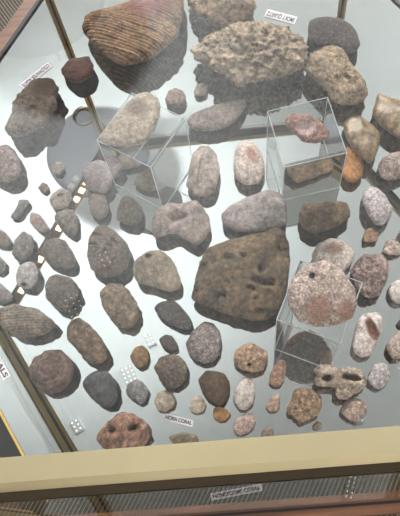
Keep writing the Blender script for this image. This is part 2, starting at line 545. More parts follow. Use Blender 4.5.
def stone_mat(name, style, c1, c2, c3, R, ang, speck):
    g = NT(name)
    c1, c2 = lin(c1), tuple(x * 0.8 for x in lin(c2)[:3]) + (1,)
    tc = g.n('ShaderNodeTexCoord')
    mp = g.n('ShaderNodeMapping', ins={0: tc.outputs['Object'], 2: (0, 0, math.radians(-ang)), 3: (1 / R, 1 / R, 1 / R)})
    V = mp.outputs[0]
    big = g.n('ShaderNodeTexNoise', ins={'Vector': V, 'Scale': 1.6, 'Detail': 6.0, 'Roughness': 0.62, 'Distortion': 0.4})
    fine = g.n('ShaderNodeTexNoise', ins={'Vector': V, 'Scale': 9.0, 'Detail': 5.0, 'Roughness': 0.7})
    f = g.ramp(big.outputs[0], 0.30, 0.58)
    rough = 0.78; bump_h = fine.outputs[0]; bs = 0.55; bd = 0.06 * R
    if style in ('wood', 'agate'):
        m2 = g.n('ShaderNodeMapping', ins={0: V, 3: (0.35, 1.0, 0.6)})
        wv = g.n('ShaderNodeTexWave', wave_type='BANDS', bands_direction='Y', ins={0: m2.outputs[0], 'Scale': 4.5 if style == 'wood' else 0.7, 'Distortion': 5.0 if style == 'wood' else 7.0, 'Detail': 4.0, 'Detail Scale': 1.2, 'Detail Roughness': 0.6})
        f = g.math('ADD', g.math('MULTIPLY', f, 0.5 if style == 'wood' else 0.75), g.math('MULTIPLY', wv.outputs[1], 0.5 if style == 'wood' else 0.3))
        if style == 'wood':
            bump_h = g.math('ADD', fine.outputs[0], g.math('MULTIPLY', wv.outputs[1], 0.5)); bs = 0.5
        else:
            rough = 0.36; bs = 0.3
    elif style in ('ridge', 'ridge2'):
        wv = g.n('ShaderNodeTexWave', wave_type='BANDS' if style == 'ridge2' else 'RINGS', ins={0: V, 'Scale': 2.4, 'Distortion': 3.0, 'Detail': 3.0, 'Detail Scale': 1.5})
        f = g.math('ADD', g.math('MULTIPLY', f, 0.65), g.math('MULTIPLY', wv.outputs[1], 0.35))
        bump_h = g.math('ADD', fine.outputs[0], g.math('MULTIPLY', wv.outputs[1], 0.7)); bs = 0.6
    elif style == 'ring':
        wv = g.n('ShaderNodeTexWave', wave_type='RINGS', rings_direction='Z', ins={0: V, 'Scale': 1.3, 'Distortion': 2.5, 'Detail': 3.0})
        f = g.math('ADD', g.math('MULTIPLY', f, 0.6), g.math('MULTIPLY', wv.outputs[1], 0.4))
    elif style in ('coral', 'rough', 'pitted'):
        f = g.math('ADD', g.math('MULTIPLY', f, 0.55), g.math('MULTIPLY', g.ramp(fine.outputs[0], 0.36, 0.62), 0.5))
        bs = 0.75 if style == 'coral' else 0.5; bd = 0.06 * R
    elif style in ('grain', 'grain2'):
        vo = g.n('ShaderNodeTexVoronoi', ins={'Vector': V, 'Scale': 13.0 if style == 'grain' else 16.0})
        dots = g.ramp(vo.outputs['Distance'], 0.12, 0.62)
        k = 0.75 if style == 'grain' else 0.3
        f = g.math('SUBTRACT', g.math('ADD', g.math('MULTIPLY', f, 0.5), 0.55), g.math('MULTIPLY', dots, k))
        bump_h = g.math('SUBTRACT', fine.outputs[0], dots); bs = 0.4 if style == 'grain' else 0.2
    f = g.ramp(f, 0.0, 1.0)
    c = g.mix(f, c2, c1)
    mot = g.n('ShaderNodeTexNoise', ins={'Vector': V, 'Scale': 5.0, 'Detail': 8.0, 'Roughness': 0.75, 'Distortion': 0.8})
    k0 = dict(smooth=0.72, pitted=0.45, agate=0.6, grain=0.7, grain2=0.75).get(style, 0.38)
    lo, hi = (k0, k0, k0, 1), (1.45, 1.45, 1.45, 1)
    c = g.mix(1.0, c, g.mix(g.ramp(mot.outputs[0], 0.36, 0.66), lo, hi), 'MULTIPLY')
    grit = g.n('ShaderNodeTexNoise', ins={'Vector': tc.outputs['Object'], 'Scale': 230.0, 'Detail': 3.0, 'Roughness': 0.7})
    gk = 0.80 if style in ('smooth', 'agate') else 0.60
    c = g.mix(1.0, c, g.mix(g.ramp(grit.outputs[0], 0.36, 0.64), (gk, gk, gk, 1), (1.3, 1.3, 1.3, 1)), 'MULTIPLY')
    bump_h = g.math('ADD', bump_h, g.math('MULTIPLY', grit.outputs[0], 0.5))
    if speck:
        sp = g.n('ShaderNodeTexNoise', ins={'Vector': V, 'Scale': 14.0, 'Detail': 2.0})
        c = g.mix(g.ramp(sp.outputs[0], 0.62, 0.7), c, lin(speck))
    if c3:
        at = g.n('ShaderNodeAttribute', attribute_name='zone')
        c3v = g.mix(g.ramp(fine.outputs[0], 0.35, 0.65), tuple(x * 0.45 for x in lin(c3)[:3]) + (1,), tuple(min(1, x * 1.15) for x in lin(c3)[:3]) + (1,))
        zf = g.math('ADD', at.outputs['Fac'], g.math('MULTIPLY', g.math('SUBTRACT', mot.outputs[0], 0.5), 2.2))
        c = g.mix(g.ramp(zf, 0.3, 0.95), c, c3v)
    bp = g.n('ShaderNodeBump', ins={'Strength': bs, 'Distance': bd, 'Height': bump_h})
    b = g.n('ShaderNodeBsdfPrincipled', ins={'Base Color': c, 'Roughness': rough, 'Normal': bp.outputs[0], 'Specular IOR Level': 0.5 if style == 'agate' else 0.25})
    return g.out(b)


AMP = dict(pitted=1.0, smooth=1.3, rough=1.7, coral=1.9, grain=1.3, grain2=1.4, wood=1.2, agate=1.6, lumpy=1.6, ridge=1.5, ridge2=1.5, ring=1.4)


def radial(poly, n):
    """distance from the centre to the outline in n directions, lightly smoothed"""
    R = []
    m = len(poly)
    for k in range(n):
        t = 2 * math.pi * k / n
        dx, dy = math.cos(t), math.sin(t)
        best = 0
        for i in range(m):
            x0, y0 = poly[i]; x1, y1 = poly[(i + 1) % m]
            ex, ey = x1 - x0, y1 - y0
            den = dx * ey - dy * ex
            if abs(den) < 1e-12:
                continue
            r = (x0 * ey - y0 * ex) / den
            s = (x0 * dy - y0 * dx) / den
            if r > 0 and -1e-6 <= s <= 1 + 1e-6:
                best = max(best, r)
        R.append(best)
    for _ in range(1 if n < 120 else 2):
        R = [(R[k - 1] + 2 * R[k] + R[(k + 1) % n]) / 4 for k in range(n)]
    return R


def make_stone(i, kind, label, style, x, y, z, poly, lean, T, n, c1, c2, c3, zones, holes, amp, boxy, ang, speck):
    w = Vector(lean)
    poly = [(a / 1e5, b / 1e5) for a, b in poly]
    T = T / 1e5
    R = radial(poly, n)
    Rm = sum(R) / n
    seed = Vector((i * 7.13 % 50, i * 3.71 % 40, i * 11.9 % 60))
    ca, sa = math.cos(math.radians(ang)), math.sin(math.radians(ang))
    a_exp = boxy
    bm = bmesh.new()
    zl = bm.verts.layers.float.new('zone')

    pw = 2.0 + (1.0 - a_exp) * 2.2          # squareness of the section

    def point(sv):
        rho = math.hypot(sv.x, sv.y)
        th = math.atan2(sv.y, sv.x) if rho > 1e-6 else 0.0
        kf = (th / (2 * math.pi)) % 1.0 * n
        k0 = int(kf) % n
        fr = kf - int(kf)
        Rk = R[k0] * (1 - fr) + R[(k0 + 1) % n] * fr
        sp = sv.z
        s0 = 1.0 / ((rho ** pw + abs(sp) ** pw) ** (1 / pw))
        d = Vector((math.cos(th), math.sin(th), 0))
        p = d * (Rk * min(1.0, rho * s0))
        u, v = p.x, p.y
        h = T * sp * s0 * (1 if sp > 0 else 0.8)
        nv = (d * rho + w * sp)
        nv = nv.normalized() if nv.length > 1e-6 else w
        q3 = (p + w * h) / Rm
        s = q3 + seed
        D = 0.0
        if style == 'smooth':
            D = 0.07 * noise.noise(s * 1.1) + 0.035 * noise.noise(s * 3) + 0.015 * noise.noise(s * 8)
        elif style == 'rough':
            D = 0.13 * noise.noise(s * 1.5) + 0.10 * (0.35 - abs(noise.noise(s * 2.6))) + 0.05 * noise.noise(s * 6) + 0.025 * noise.noise(s * 13)
        elif style == 'coral':
            D = -0.09 * max(0.0, 1 - noise.voronoi(s * 3.2)[0][0] / 0.3) + 0.10 * noise.noise(s * 1.7) + 0.15 * (0.32 - abs(noise.noise(s * 3.4))) + 0.10 * (0.3 - abs(noise.noise(s * 7.5))) + 0.05 * noise.noise(s * 16)
        elif style == 'pitted':
            D = 0.07 * noise.noise(s * 1.6) + 0.05 * noise.noise(s * 4) + 0.04 * (0.3 - abs(noise.noise(s * 6))) + 0.02 * noise.noise(s * 14) - 0.07 * max(0.0, 1 - noise.voronoi(s * 4.3)[0][0] / 0.24)
        elif style in ('grain', 'grain2'):
            D = 0.06 * noise.noise(s * 1.2) + 0.018 * noise.noise(s * 9)
            if style == 'grain':
                D -= 0.03 * max(0, noise.noise(s * 12))
        elif style == 'wood':
            g2 = Vector(((q3.x * ca + q3.y * sa) * 0.45, (-q3.x * sa + q3.y * ca) * 2.6, q3.z * 1.4)) + seed
            D = 0.08 * noise.noise(s * 1.5) + 0.08 * (0.3 - abs(noise.noise(g2 * 1.7))) + 0.04 * noise.noise(g2 * 4)
        elif style == 'agate':
            dd = noise.voronoi(s * 1.1)[0]
            D = 0.10 * (dd[0] - 0.45) + 0.06 * noise.noise(s * 1.8) + 0.015 * noise.noise(s * 7)
        elif style == 'lumpy':
            dd = noise.voronoi(s * 1.7)[0]
            D = 0.14 * (0.45 - dd[0]) + 0.05 * noise.noise(s * 4) + 0.02 * noise.noise(s * 11)
        elif style in ('ridge', 'ridge2', 'ring'):
            if style == 'ridge2':
                t2 = q3.x * ca + q3.y * sa
            else:
                t2 = math.hypot(q3.x, q3.y)
            D = 0.09 * noise.noise(s * 1.4) + 0.022 * math.sin(t2 * 15 + 3.5 * noise.noise(s * 1.3)) + 0.05 * noise.noise(s * 4) + 0.02 * noise.noise(s * 10)
        D *= amp * AMP[style] * (0.6 + 0.4 * abs(sp))
        p = p + w * h + nv * (D * Rm)
        if sp > -0.2:
            for hx, hy, ra, rb, dp, ha in holes:
                cc, ss = math.cos(math.radians(ha)), math.sin(math.radians(ha))
                ex, ey = (u - hx / 1e5), (v - hy / 1e5)
                r2 = ((ex * cc + ey * ss) / (ra / 1e5)) ** 2 + ((-ex * ss + ey * cc) / (rb / 1e5)) ** 2
                r2 *= 1 + 0.5 * noise.noise(s * 3)
                if r2 < 4:
                    p = p - w * (dp * T * 2.2 * math.exp(-r2 ** 2.2))
        zv = 0.0
        if sp > -0.3:
            for hx, hy, ra, rb, ha in zones:
                cc, ss = math.cos(math.radians(ha)), math.sin(math.radians(ha))
                ex, ey = (u - hx / 1e5), (v - hy / 1e5)
                r2 = ((ex * cc + ey * ss) / (ra / 1e5)) ** 2 + ((-ex * ss + ey * cc) / (rb / 1e5)) ** 2
                zv = max(zv, math.exp(-r2 ** 2 * 0.7))
        return p, zv

    bmesh.ops.create_icosphere(bm, subdivisions=(4 if n < 84 else (5 if n < 190 else 6)) + (1 if holes and n < 190 else 0), radius=1.0)
    for vt in bm.verts:
        p, zv = point(vt.co.normalized())
        vt.co = p
        vt[zl] = zv
    zmin = min(v.co.z for v in bm.verts)
    o = obj(kind, bm, stone_mat('stone_' + style, style, c1, c2, c3, Rm, ang, speck), None, True)
    o.location = (x, y, BASE + z - zmin + 0.0004)
    tag(o, label, CAT[kind], 'rocks and fossils laid out in the display case')
    return o


CAT = dict(agate='rock', petrified_wood='petrified wood', fossil_coral='fossil', geode='rock', quartz_crystal='rock', fossil='fossil', rock='rock', fossil_bone='fossil')
STONES = [
    ('agate', 'knobbly agate with top painted dark where the glass haze ends beside the COLDWATER AGATE label', 'rough', -0.2114, 0.139, 0, [(-1150, 2651), (-38, 3861), (2116, 4191), (3147, 2411), (2920, -209), (2189, -1422), (1464, -2623), (-489, -3526), (-1960, -3775), (-3205, -3487), (-3486, -2602), (-2568, -411), (-2486, 893), (-1646, 2266)], (0.252, -0.562, 0.788), 1985, 124, (120, 104, 92), (66, 52, 42), (70, 52, 38), [(1623, 3200, 2548, 1788, -7)], [], 1.0, 0.7, 0, None),  # dark top zone colours in the part free of glass haze
    ('petrified_wood', 'small dark red-brown petrified wood chunk right of the COLDWATER AGATE label', 'wood', -0.1579, 0.1929, 0, [(-2212, 330), (-1063, 1726), (1381, 1872), (2009, 399), (1740, -1092), (214, -2106), (-1052, -1644), (-2078, -451)], (0.188, -0.607, 0.772), 1401, 70, (104, 66, 50), (40, 24, 20), None, [], [], 1.0, 0.7, -12, None),
    ('petrified_wood', 'largest petrified wood block, tan and pinkish, behind the left acrylic riser', 'wood', -0.0806, 0.2411, 0, [(-6999, 938), (-6602, 2653), (-5683, 3338), (-3069, 3626), (-706, 4277), (890, 5206), (3522, 5659), (6199, 4614), (6213, 2651), (5812, 140), (5177, -2130), (2275, -4973), (-504, -5821), (-1999, -5627), (-3482, -4524), (-4354, -3798), (-5729, -1759), (-6490, -716)], (0.104, -0.65, 0.753), 3026, 200, (164, 130, 100), (92, 66, 50), (132, 80, 74), [(1896, 4238, 3381, 3225, -8)], [], 0.6, 0.7, -30, None),
    ('fossil_coral', 'crusty brown coral lump cut by the far edge, behind the widest coral', 'coral', 0.0303, 0.2622, 0, [(-4177, 2096), (-4021, 439), (-3572, -593), (-2738, -1510), (-1773, -2280), (-816, -3044), (369, -3990), (1956, -3107), (3163, -2324), (3923, -994), (3854, 957), (2451, 2470), (-721, 3257), (-3074, 3096)], (-0.014, -0.664, 0.747), 2400, 176, (186, 156, 128), (84, 66, 54), None, [], [], 1.0, 0.7, 111, None),
    ('fossil_coral', 'widest pitted grey-brown coral lump beneath the SMOKY QUARTZ label', 'coral', 0.0612, 0.1807, 0, [(-4394, 3680), (-3002, 3803), (-1240, 3877), (841, 4688), (2506, 3835), (4384, 2805), (5684, 1249), (6208, -484), (5481, -2472), (3869, -3877), (1905, -4210), (491, -3885), (-744, -4165), (-1978, -4445), (-3272, -2526), (-5378, -1218), (-6805, -434), (-7067, 1263), (-5375, 2264)], (-0.049, -0.612, 0.789), 2426, 240, (190, 168, 144), (92, 76, 64), None, [], [], 1.0, 0.7, 148, None),
    ('geode', 'dark purple-grey dome shaped rock near the far right brass post', 'smooth', 0.1628, 0.2012, 0, [(-3155, -262), (-2966, 1256), (-2567, 2452), (-1506, 2936), (-259, 2921), (1163, 2410), (2442, 985), (2962, -472), (2997, -1847), (2365, -2818), (1110, -3103), (-676, -1964), (-2562, -1411)], (-0.158, -0.617, 0.771), 1975, 106, (72, 62, 62), (46, 40, 42), None, [], [], 1.0, 0.7, 5, (150, 135, 130)),
    ('quartz_crystal', 'bumpy crystalline brown quartz in front of the dark dome shaped rock', 'coral', 0.1576, 0.1388, 0, [(-3537, 1775), (-3190, 2620), (-2424, 3867), (-1406, 4185), (-367, 4652), (789, 4195), (1455, 2907), (1641, 1695), (2390, 277), (3013, -1105), (3260, -2567), (2678, -4047), (1467, -4318), (85, -4148), (-973, -3314), (-1697, -1660), (-2687, -92), (-3406, 875)], (-0.159, -0.574, 0.803), 2104, 186, (182, 158, 132), (92, 76, 62), None, [], [], 0.7, 0.7, 42, None),
    ('agate', 'angular glossy brown agate with pale bands at the right edge', 'agate', 0.2153, 0.0776, 0, [(-2167, 919), (-1603, 2250), (-1194, 3331), (-524, 3105), (303, 2436), (1148, 1910), (2095, 677), (1841, -2032), (489, -3218), (-540, -2560), (-1287, -1524), (-2090, -58)], (-0.229, -0.516, 0.825), 1550, 96, (146, 120, 90), (58, 44, 34), None, [], [], 1.0, 0.7, 50, None),
    ('agate', 'glossy rounded olive-brown agate right of the geode riser', 'agate', 0.1756, 0.0525, 0, [(-1893, 2180), (-943, 3101), (192, 2894), (1349, 1381), (2104, 341), (1911, -845), (1038, -2731), (117, -3541), (-339, -2835), (-891, -1982), (-1523, -845), (-1897, 543)], (-0.188, -0.5, 0.846), 1601, 94, (140, 116, 86), (60, 48, 38), None, [], [], 1.0, 0.7, 70, None),
    ('agate', 'orange-brown agate tucked behind the right side of the geode riser', 'smooth', 0.1592, 0.0207, 0, [(-674, 2115), (195, 2550), (982, 1656), (1438, 149), (1070, -1503), (47, -2291), (-933, -2054), (-1326, -845), (-1200, 845)], (-0.171, -0.471, 0.865), 1030, 72, (168, 118, 76), (110, 70, 42), None, [], [], 1.0, 0.7, 153, None),
    ('fossil_coral', 'pale pinkish granular coral head cut by the right edge', 'grain', 0.2067, 0.0134, 0, [(-1963, -120), (-1672, 629), (-989, 1338), (-122, 1767), (925, 1910), (1747, 1419), (1937, -42), (1272, -1260), (306, -1665), (-1053, -1769), (-1872, -1294)], (-0.227, -0.459, 0.859), 1206, 78, (186, 168, 160), (120, 100, 96), None, [], [], 1.0, 0.7, 10, None),
    ('fossil_coral', 'white egg shaped granular coral standing above a tiny tan block', 'grain', 0.1783, -0.0353, 0, [(-1555, 532), (-1238, 1876), (-355, 2538), (480, 2193), (1189, 1108), (1701, -437), (1176, -1607), (268, -2483), (-568, -2274), (-1309, -731)], (-0.2, -0.416, 0.887), 1587, 80, (212, 202, 204), (168, 156, 158), None, [], [], 1.0, 0.7, 47, None),
    ('fossil', 'tiny tan block shaped fossil below the white egg shaped coral', 'rough', 0.1669, -0.0677, 0, [(-791, -26), (-446, 786), (221, 838), (899, 282), (639, -655), (-130, -697), (-793, -749)], (-0.188, -0.38, 0.906), 569, 56, (200, 166, 138), (140, 108, 86), None, [], [], 1.0, 0.45, 84, None),
    ('fossil', 'pinkish wedge shaped fossil chip right of the purple granular coral', 'rough', 0.1894, -0.0843, 0, [(-1284, -337), (-703, 555), (-391, 1122), (230, 938), (896, 391), (1198, -352), (567, -879), (-491, -772)], (-0.217, -0.36, 0.908), 551, 56, (204, 184, 174), (150, 126, 118), None, [], [], 1.0, 0.5, 121, None),
    ('rock', 'small dark pebble half out of frame at the right edge', 'smooth', 0.2009, -0.0729, 0, [(-657, 34), (-214, 712), (363, 894), (645, 20), (159, -887), (-545, -577)], (-0.229, -0.371, 0.9), 489, 56, (92, 78, 66), (60, 50, 42), None, [], [], 1.0, 0.7, 158, None),
    ('fossil_coral', 'smooth white coral with granular patch behind the pink coral on its riser', 'grain2', 0.1219, -0.0907, 0, [(-2300, 353), (-1475, 1694), (-104, 2153), (1168, 1902), (2136, 1088), (2423, 113), (1934, -1006), (957, -1836), (-582, -2146), (-1988, -1431)], (-0.135, -0.361, 0.923), 1402, 96, (214, 200, 192), (176, 158, 150), (150, 122, 108), [(163, 932, 1074, 823, -5)], [], 1.0, 0.7, 15, None),
    ('fossil_coral', 'spiky purple-grey coral right of the pink coral on its riser', 'coral', 0.1587, -0.1159, 0, [(-1833, 764), (-1185, 1512), (-234, 2117), (753, 2253), (1387, 2189), (1953, 1084), (1642, -151), (1249, -1251), (343, -2290), (-829, -2403), (-1366, -1790), (-1736, -736)], (-0.183, -0.329, 0.926), 1228, 128, (180, 154, 148), (84, 64, 62), None, [], [], 1.0, 0.7, 52, None),
    ('fossil', 'pale grey egg shaped fossil cut by the right edge, below the pinkish wedge', 'smooth', 0.1857, -0.1356, 0, [(-1083, 101), (-797, 866), (183, 1341), (872, 1046), (1089, -106), (483, -1168), (-377, -1309), (-921, -812)], (-0.218, -0.303, 0.928), 830, 56, (196, 186, 180), (150, 140, 134), None, [], [], 1.0, 0.7, 89, None),
    ('geode', 'elongated white geode with a reddish brown open hollow', 'grain2', 0.1458, -0.1792, 0, [(-956, 765), (-741, 1507), (-351, 2019), (418, 2277), (1256, 2309), (1834, 1707), (1555, 320), (826, -1006), (23, -2204), (-1029, -2427), (-1656, -1846), (-1750, -1096), (-1422, -271)], (-0.171, -0.254, 0.952), 1137, 88, (210, 196, 192), (164, 148, 144), (140, 92, 66), [(539, 412, 524, 1410, 13)], [(539, 412, 440, 1358, 0.42, 13)], 1.0, 0.7, 126, None),
    ('fossil', 'pale knobbly fossil cut by the right edge beside the open white geode', 'rough', 0.1756, -0.1936, 0, [(-1326, -318), (-1002, 396), (-152, 1176), (426, 1554), (1042, 961), (1139, -219), (355, -1203), (-679, -1322)], (-0.209, -0.233, 0.95), 827, 58, (196, 176, 164), (120, 100, 90), None, [], [], 1.0, 0.7, 163, None),
    ('rock', 'tiny dark rock chip at the right edge above the pale knobbly fossil', 'smooth', 0.1832, -0.1695, 0, [(-469, 29), (-18, 536), (455, 273), (221, -469), (-288, -423)], (-0.216, -0.261, 0.941), 318, 56, (80, 72, 66), (60, 50, 46), None, [], [], 1.0, 0.7, 20, None),
    ('fossil_coral', 'knobby branching beige coral with two open holes near the front rail', 'coral', 0.1111, -0.2253, 0, [(-2694, 1255), (-1820, 1701), (-725, 1502), (-164, 1142), (867, 1260), (2022, 850), (2510, 88), (2386, -717), (1488, -1351), (413, -1866), (-390, -1900), (-717, -1369), (-520, -676), (-1502, -492), (-2401, -416), (-2623, 216), (-2155, 691)], (-0.128, -0.197, 0.972), 1202, 130, (206, 186, 170), (138, 118, 106), None, [], [(-1293, 309, 401, 327, 0.8, -4), (1110, 156, 792, 288, 0.8, -13)], 0.7, 0.7, 57, None),
    ('fossil', 'small jagged lilac-white fossil right of the branching coral', 'rough', 0.1507, -0.2232, 0, [(-1227, -276), (-848, 206), (-302, 1092), (365, 1452), (1063, 766), (1010, -158), (347, -1125), (-378, -1267), (-1190, -689)], (-0.179, -0.197, 0.964), 775, 56, (206, 194, 196), (130, 116, 118), None, [], [], 1.0, 0.7, 94, None),
    ('fossil_coral', 'pinkish white pitted coral pebble below the branching coral', 'grain', 0.1212, -0.2549, 0, [(-1437, -100), (-902, 855), (52, 1219), (1003, 899), (1372, 69), (957, -690), (71, -1308), (-764, -946)], (-0.142, -0.157, 0.977), 904, 60, (214, 196, 184), (140, 110, 98), None, [], [], 1.0, 0.7, 131, None),
    ('quartz_crystal', 'jagged brown crystal cluster left of the branching coral', 'coral', 0.0724, -0.2463, 0, [(-881, 1481), (63, 1749), (1021, 1322), (1728, 554), (1722, -249), (1223, -1006), (372, -1432), (-650, -1647), (-1196, -1207), (-1834, -659), (-1777, -163), (-1310, 401)], (-0.076, -0.17, 0.983), 1104, 112, (204, 172, 142), (98, 76, 60), None, [], [], 0.7, 0.7, 168, None),
    ('rock', 'tiny grey-brown stone half behind the front rail, below the brown crystal cluster', 'smooth', 0.0831, -0.2669, 0, [(-468, 115), (27, 473), (457, 240), (432, -252), (-86, -408), (-469, -279)], (-0.09, -0.141, 0.986), 323, 56, (150, 132, 118), (110, 94, 84), None, [], [], 1.0, 0.7, 25, None),
    ('fossil', 'salmon pink wedge shaped stone right of the round cream and brown stone', 'rough', 0.0495, -0.2121, 0, [(155, 1372), (788, 1466), (918, 777), (551, -655), (76, -1237), (-645, -1279), (-1050, -831), (-685, 284)], (-0.044, -0.214, 0.976), 635, 56, (190, 152, 132), (124, 92, 76), None, [], [], 0.5, 0.7, 62, None),
    ('fossil', 'small teardrop shaped pinkish fossil above the front rail', 'rough', 0.042, -0.2418, 0, [(648, 1045), (683, 429), (594, -375), (138, -842), (-560, -745), (-855, -257), (-540, 428)], (-0.034, -0.175, 0.984), 522, 56, (196, 168, 150), (132, 104, 90), None, [], [], 0.5, 0.7, 99, None),
    ('rock', 'dark little stone peeking over the front rail right of centre', 'smooth', 0.0329, -0.2696, 0, [(-651, 90), (-212, 451), (292, 471), (664, 184), (502, -394), (-601, -405)], (-0.022, -0.138, 0.99), 401, 56, (132, 116, 104), (96, 84, 76), None, [], [], 1.0, 0.7, 136, None),
    ('fossil_coral', 'round cream and brown stone with knobs right of the pale speckled triangle', 'rough', 0.0232, -0.1939, 0, [(-1704, -40), (-1447, 1004), (-775, 1483), (75, 1622), (968, 1112), (1741, 509), (1654, -333), (1138, -1340), (290, -1581), (-1012, -1155), (-1593, -685)], (-0.008, -0.239, 0.971), 1132, 76, (192, 160, 134), (92, 66, 52), None, [], [(-194, -700, 206, 167, 0.5, -4)], 0.6, 0.7, 173, None),
    ('fossil', 'pear shaped pale grey stone right of the brown triangular stone', 'smooth', 0.0134, -0.2301, 0, [(-1190, -94), (-814, 696), (-119, 1571), (523, 1829), (986, 1269), (1082, 126), (772, -970), (101, -1623), (-704, -1557), (-1140, -711)], (0.005, -0.191, 0.982), 884, 64, (192, 180, 174), (140, 126, 122), None, [], [], 1.0, 0.7, 30, None),
    ('fossil', 'pinkish oval stone touching the front rail below the grey pear shape', 'rough', 0.0103, -0.2603, 0, [(-1147, -152), (-777, 615), (274, 1032), (979, 975), (1213, 256), (846, -410), (301, -861), (-523, -1091), (-1097, -750)], (0.009, -0.151, 0.989), 661, 56, (194, 168, 158), (140, 112, 104), None, [], [], 0.35, 0.7, 67, None),
    ('agate', 'small orange-brown pebble below the brown triangular stone', 'smooth', -0.0122, -0.248, 0, [(-803, 297), (-671, 692), (-48, 794), (635, 383), (1008, -51), (444, -710), (-270, -753), (-747, -313)], (0.04, -0.167, 0.985), 491, 56, (168, 124, 76), (106, 74, 44), None, [], [], 1.0, 0.7, 104, None),
    ('petrified_wood', 'brown triangular stone with fine grain pointing at the front rail', 'wood', -0.0162, -0.2203, 0, [(-1692, 850), (-796, 1771), (131, 1638), (1139, 1237), (1544, 367), (1389, -755), (790, -1828), (267, -1988), (-806, -1290), (-1452, -209)], (0.045, -0.204, 0.978), 1000, 78, (100, 78, 58), (60, 46, 36), None, [], [], 0.35, 0.7, -40, None),
    ('fossil_coral', 'small beige disc shaped coral between two grey pebbles and brown triangle', 'smooth', -0.0356, -0.2367, 0, [(-883, -140), (-627, 658), (119, 1009), (613, 659), (922, -84), (624, -670), (-110, -915), (-710, -663)], (0.071, -0.182, 0.981), 539, 56, (180, 164, 148), (128, 112, 100), None, [], [], 1.0, 0.7, 178, None),
    ('fossil_coral', 'pale grey speckled rounded triangular stone in front of the huge stone', 'grain', -0.0234, -0.1739, 0, [(-2029, 140), (-1271, 1386), (80, 2415), (1026, 2172), (1692, 1117), (1817, 14), (1515, -1146), (817, -2047), (-245, -2274), (-1253, -1654), (-1927, -627)], (0.054, -0.263, 0.963), 1003, 94, (166, 152, 148), (110, 98, 96), None, [], [], 1.0, 0.7, 35, None),
    ('fossil_coral', 'round dark coral with raised ridges left of the brown triangular stone', 'ridge', -0.0597, -0.2006, 0, [(-1845, 511), (-1172, 1414), (-95, 1814), (842, 1559), (1532, 751), (1683, -215), (1309, -1231), (338, -1877), (-685, -1584), (-1283, -1012), (-1558, -148)], (0.103, -0.229, 0.968), 1119, 80, (122, 106, 94), (54, 46, 40), None, [], [], 1.0, 0.7, 72, None),
    ('fossil_coral', 'small round beige-grey horn coral just above the HORN CORAL label', 'smooth', -0.0687, -0.2303, 0, [(-1138, 109), (-687, 899), (54, 1149), (868, 770), (1139, 24), (895, -672), (47, -1112), (-770, -944)], (0.116, -0.189, 0.975), 720, 56, (166, 152, 138), (116, 104, 94), None, [], [], 1.0, 0.7, 109, None),
    ('fossil_coral', 'crusty horn coral mostly hidden by the front rail below its label', 'coral', -0.0516, -0.27, 0, [(-1501, 252), (-978, 508), (-159, 583), (647, 480), (1241, 235), (1410, -271), (581, -599), (-829, -490)], (0.094, -0.137, 0.986), 557, 78, (150, 132, 110), (70, 58, 46), None, [], [], 1.0, 0.7, 146, None),
    ('rock', 'small slate grey stone with a pale star mark', 'smooth', -0.0969, -0.2184, 0, [(-1227, 287), (-849, 990), (4, 1339), (724, 857), (1173, -17), (862, -1027), (329, -1395), (-385, -976), (-1097, -348)], (0.153, -0.204, 0.967), 776, 56, (116, 112, 112), (70, 68, 68), None, [], [], 1.0, 0.7, 3, (180, 176, 174)),
    ('rock', 'small warm brown pebble left of the tiny dark teardrop stone', 'smooth', -0.0928, -0.1814, 0, [(-1081, 172), (-519, 994), (240, 1255), (822, 765), (933, -220), (581, -1050), (-168, -1263), (-784, -609)], (0.146, -0.251, 0.957), 740, 56, (130, 100, 66), (80, 60, 42), None, [], [], 1.0, 0.7, 40, None),
    ('rock', 'tiny dark grey teardrop stone above the ridged dark coral', 'smooth', -0.0615, -0.1697, 0, [(-1063, 630), (-399, 1012), (345, 835), (837, 19), (1002, -868), (248, -1018), (-580, -510), (-917, 66)], (0.104, -0.266, 0.958), 509, 56, (88, 80, 76), (58, 52, 50), None, [], [], 1.0, 0.7, 77, None),
    ('rock', 'dark grey elongated stone pointing down toward the speckled triangle', 'rough', -0.0544, -0.1392, 0, [(-2124, 1005), (-1664, 1533), (-123, 1731), (707, 968), (1611, -247), (1983, -1176), (1508, -1910), (561, -1602), (-694, -931), (-1621, 52)], (0.094, -0.305, 0.948), 881, 74, (104, 98, 96), (56, 52, 52), None, [], [], 0.4, 0.7, 114, None),
    ('rock', 'blue-black smooth slate rock between two brown stones near the front', 'smooth', -0.1335, -0.2125, 0, [(-2041, 644), (-1336, 1536), (-376, 1922), (472, 1913), (1198, 1108), (1598, 127), (1675, -1125), (1135, -2006), (97, -1921), (-1041, -1108), (-1769, -8)], (0.201, -0.211, 0.957), 1196, 86, (76, 74, 76), (46, 44, 46), None, [], [], 1.0, 0.7, 151, None),
    ('fossil_coral', 'knobby reddish-brown fossil cut off by the front rail', 'lumpy', -0.111, -0.2601, 0, [(-2803, -440), (-2483, 528), (-1437, 1549), (-186, 2116), (1044, 1854), (2047, 1169), (2569, 128), (2689, -671), (1743, -1578), (-487, -1796), (-2102, -1380)], (0.174, -0.15, 0.973), 1279, 110, (156, 118, 98), (84, 58, 46), None, [], [(-1253, 430, 308, 298, 0.4, -4), (999, 452, 502, 354, 0.4, 15)], 1.0, 0.7, 8, None),
    ('fossil', 'round purple-brown nodule with concentric rings beside the left brass strip', 'ring', -0.1867, -0.1903, 0, [(-2401, 354), (-1892, 1606), (-608, 2301), (907, 2123), (1881, 1276), (2377, 50), (1997, -1191), (1050, -2161), (-109, -2378), (-1393, -1642), (-2162, -626)], (0.266, -0.235, 0.935), 1435, 106, (116, 92, 84), (68, 50, 46), None, [], [], 1.0, 0.7, 45, None),
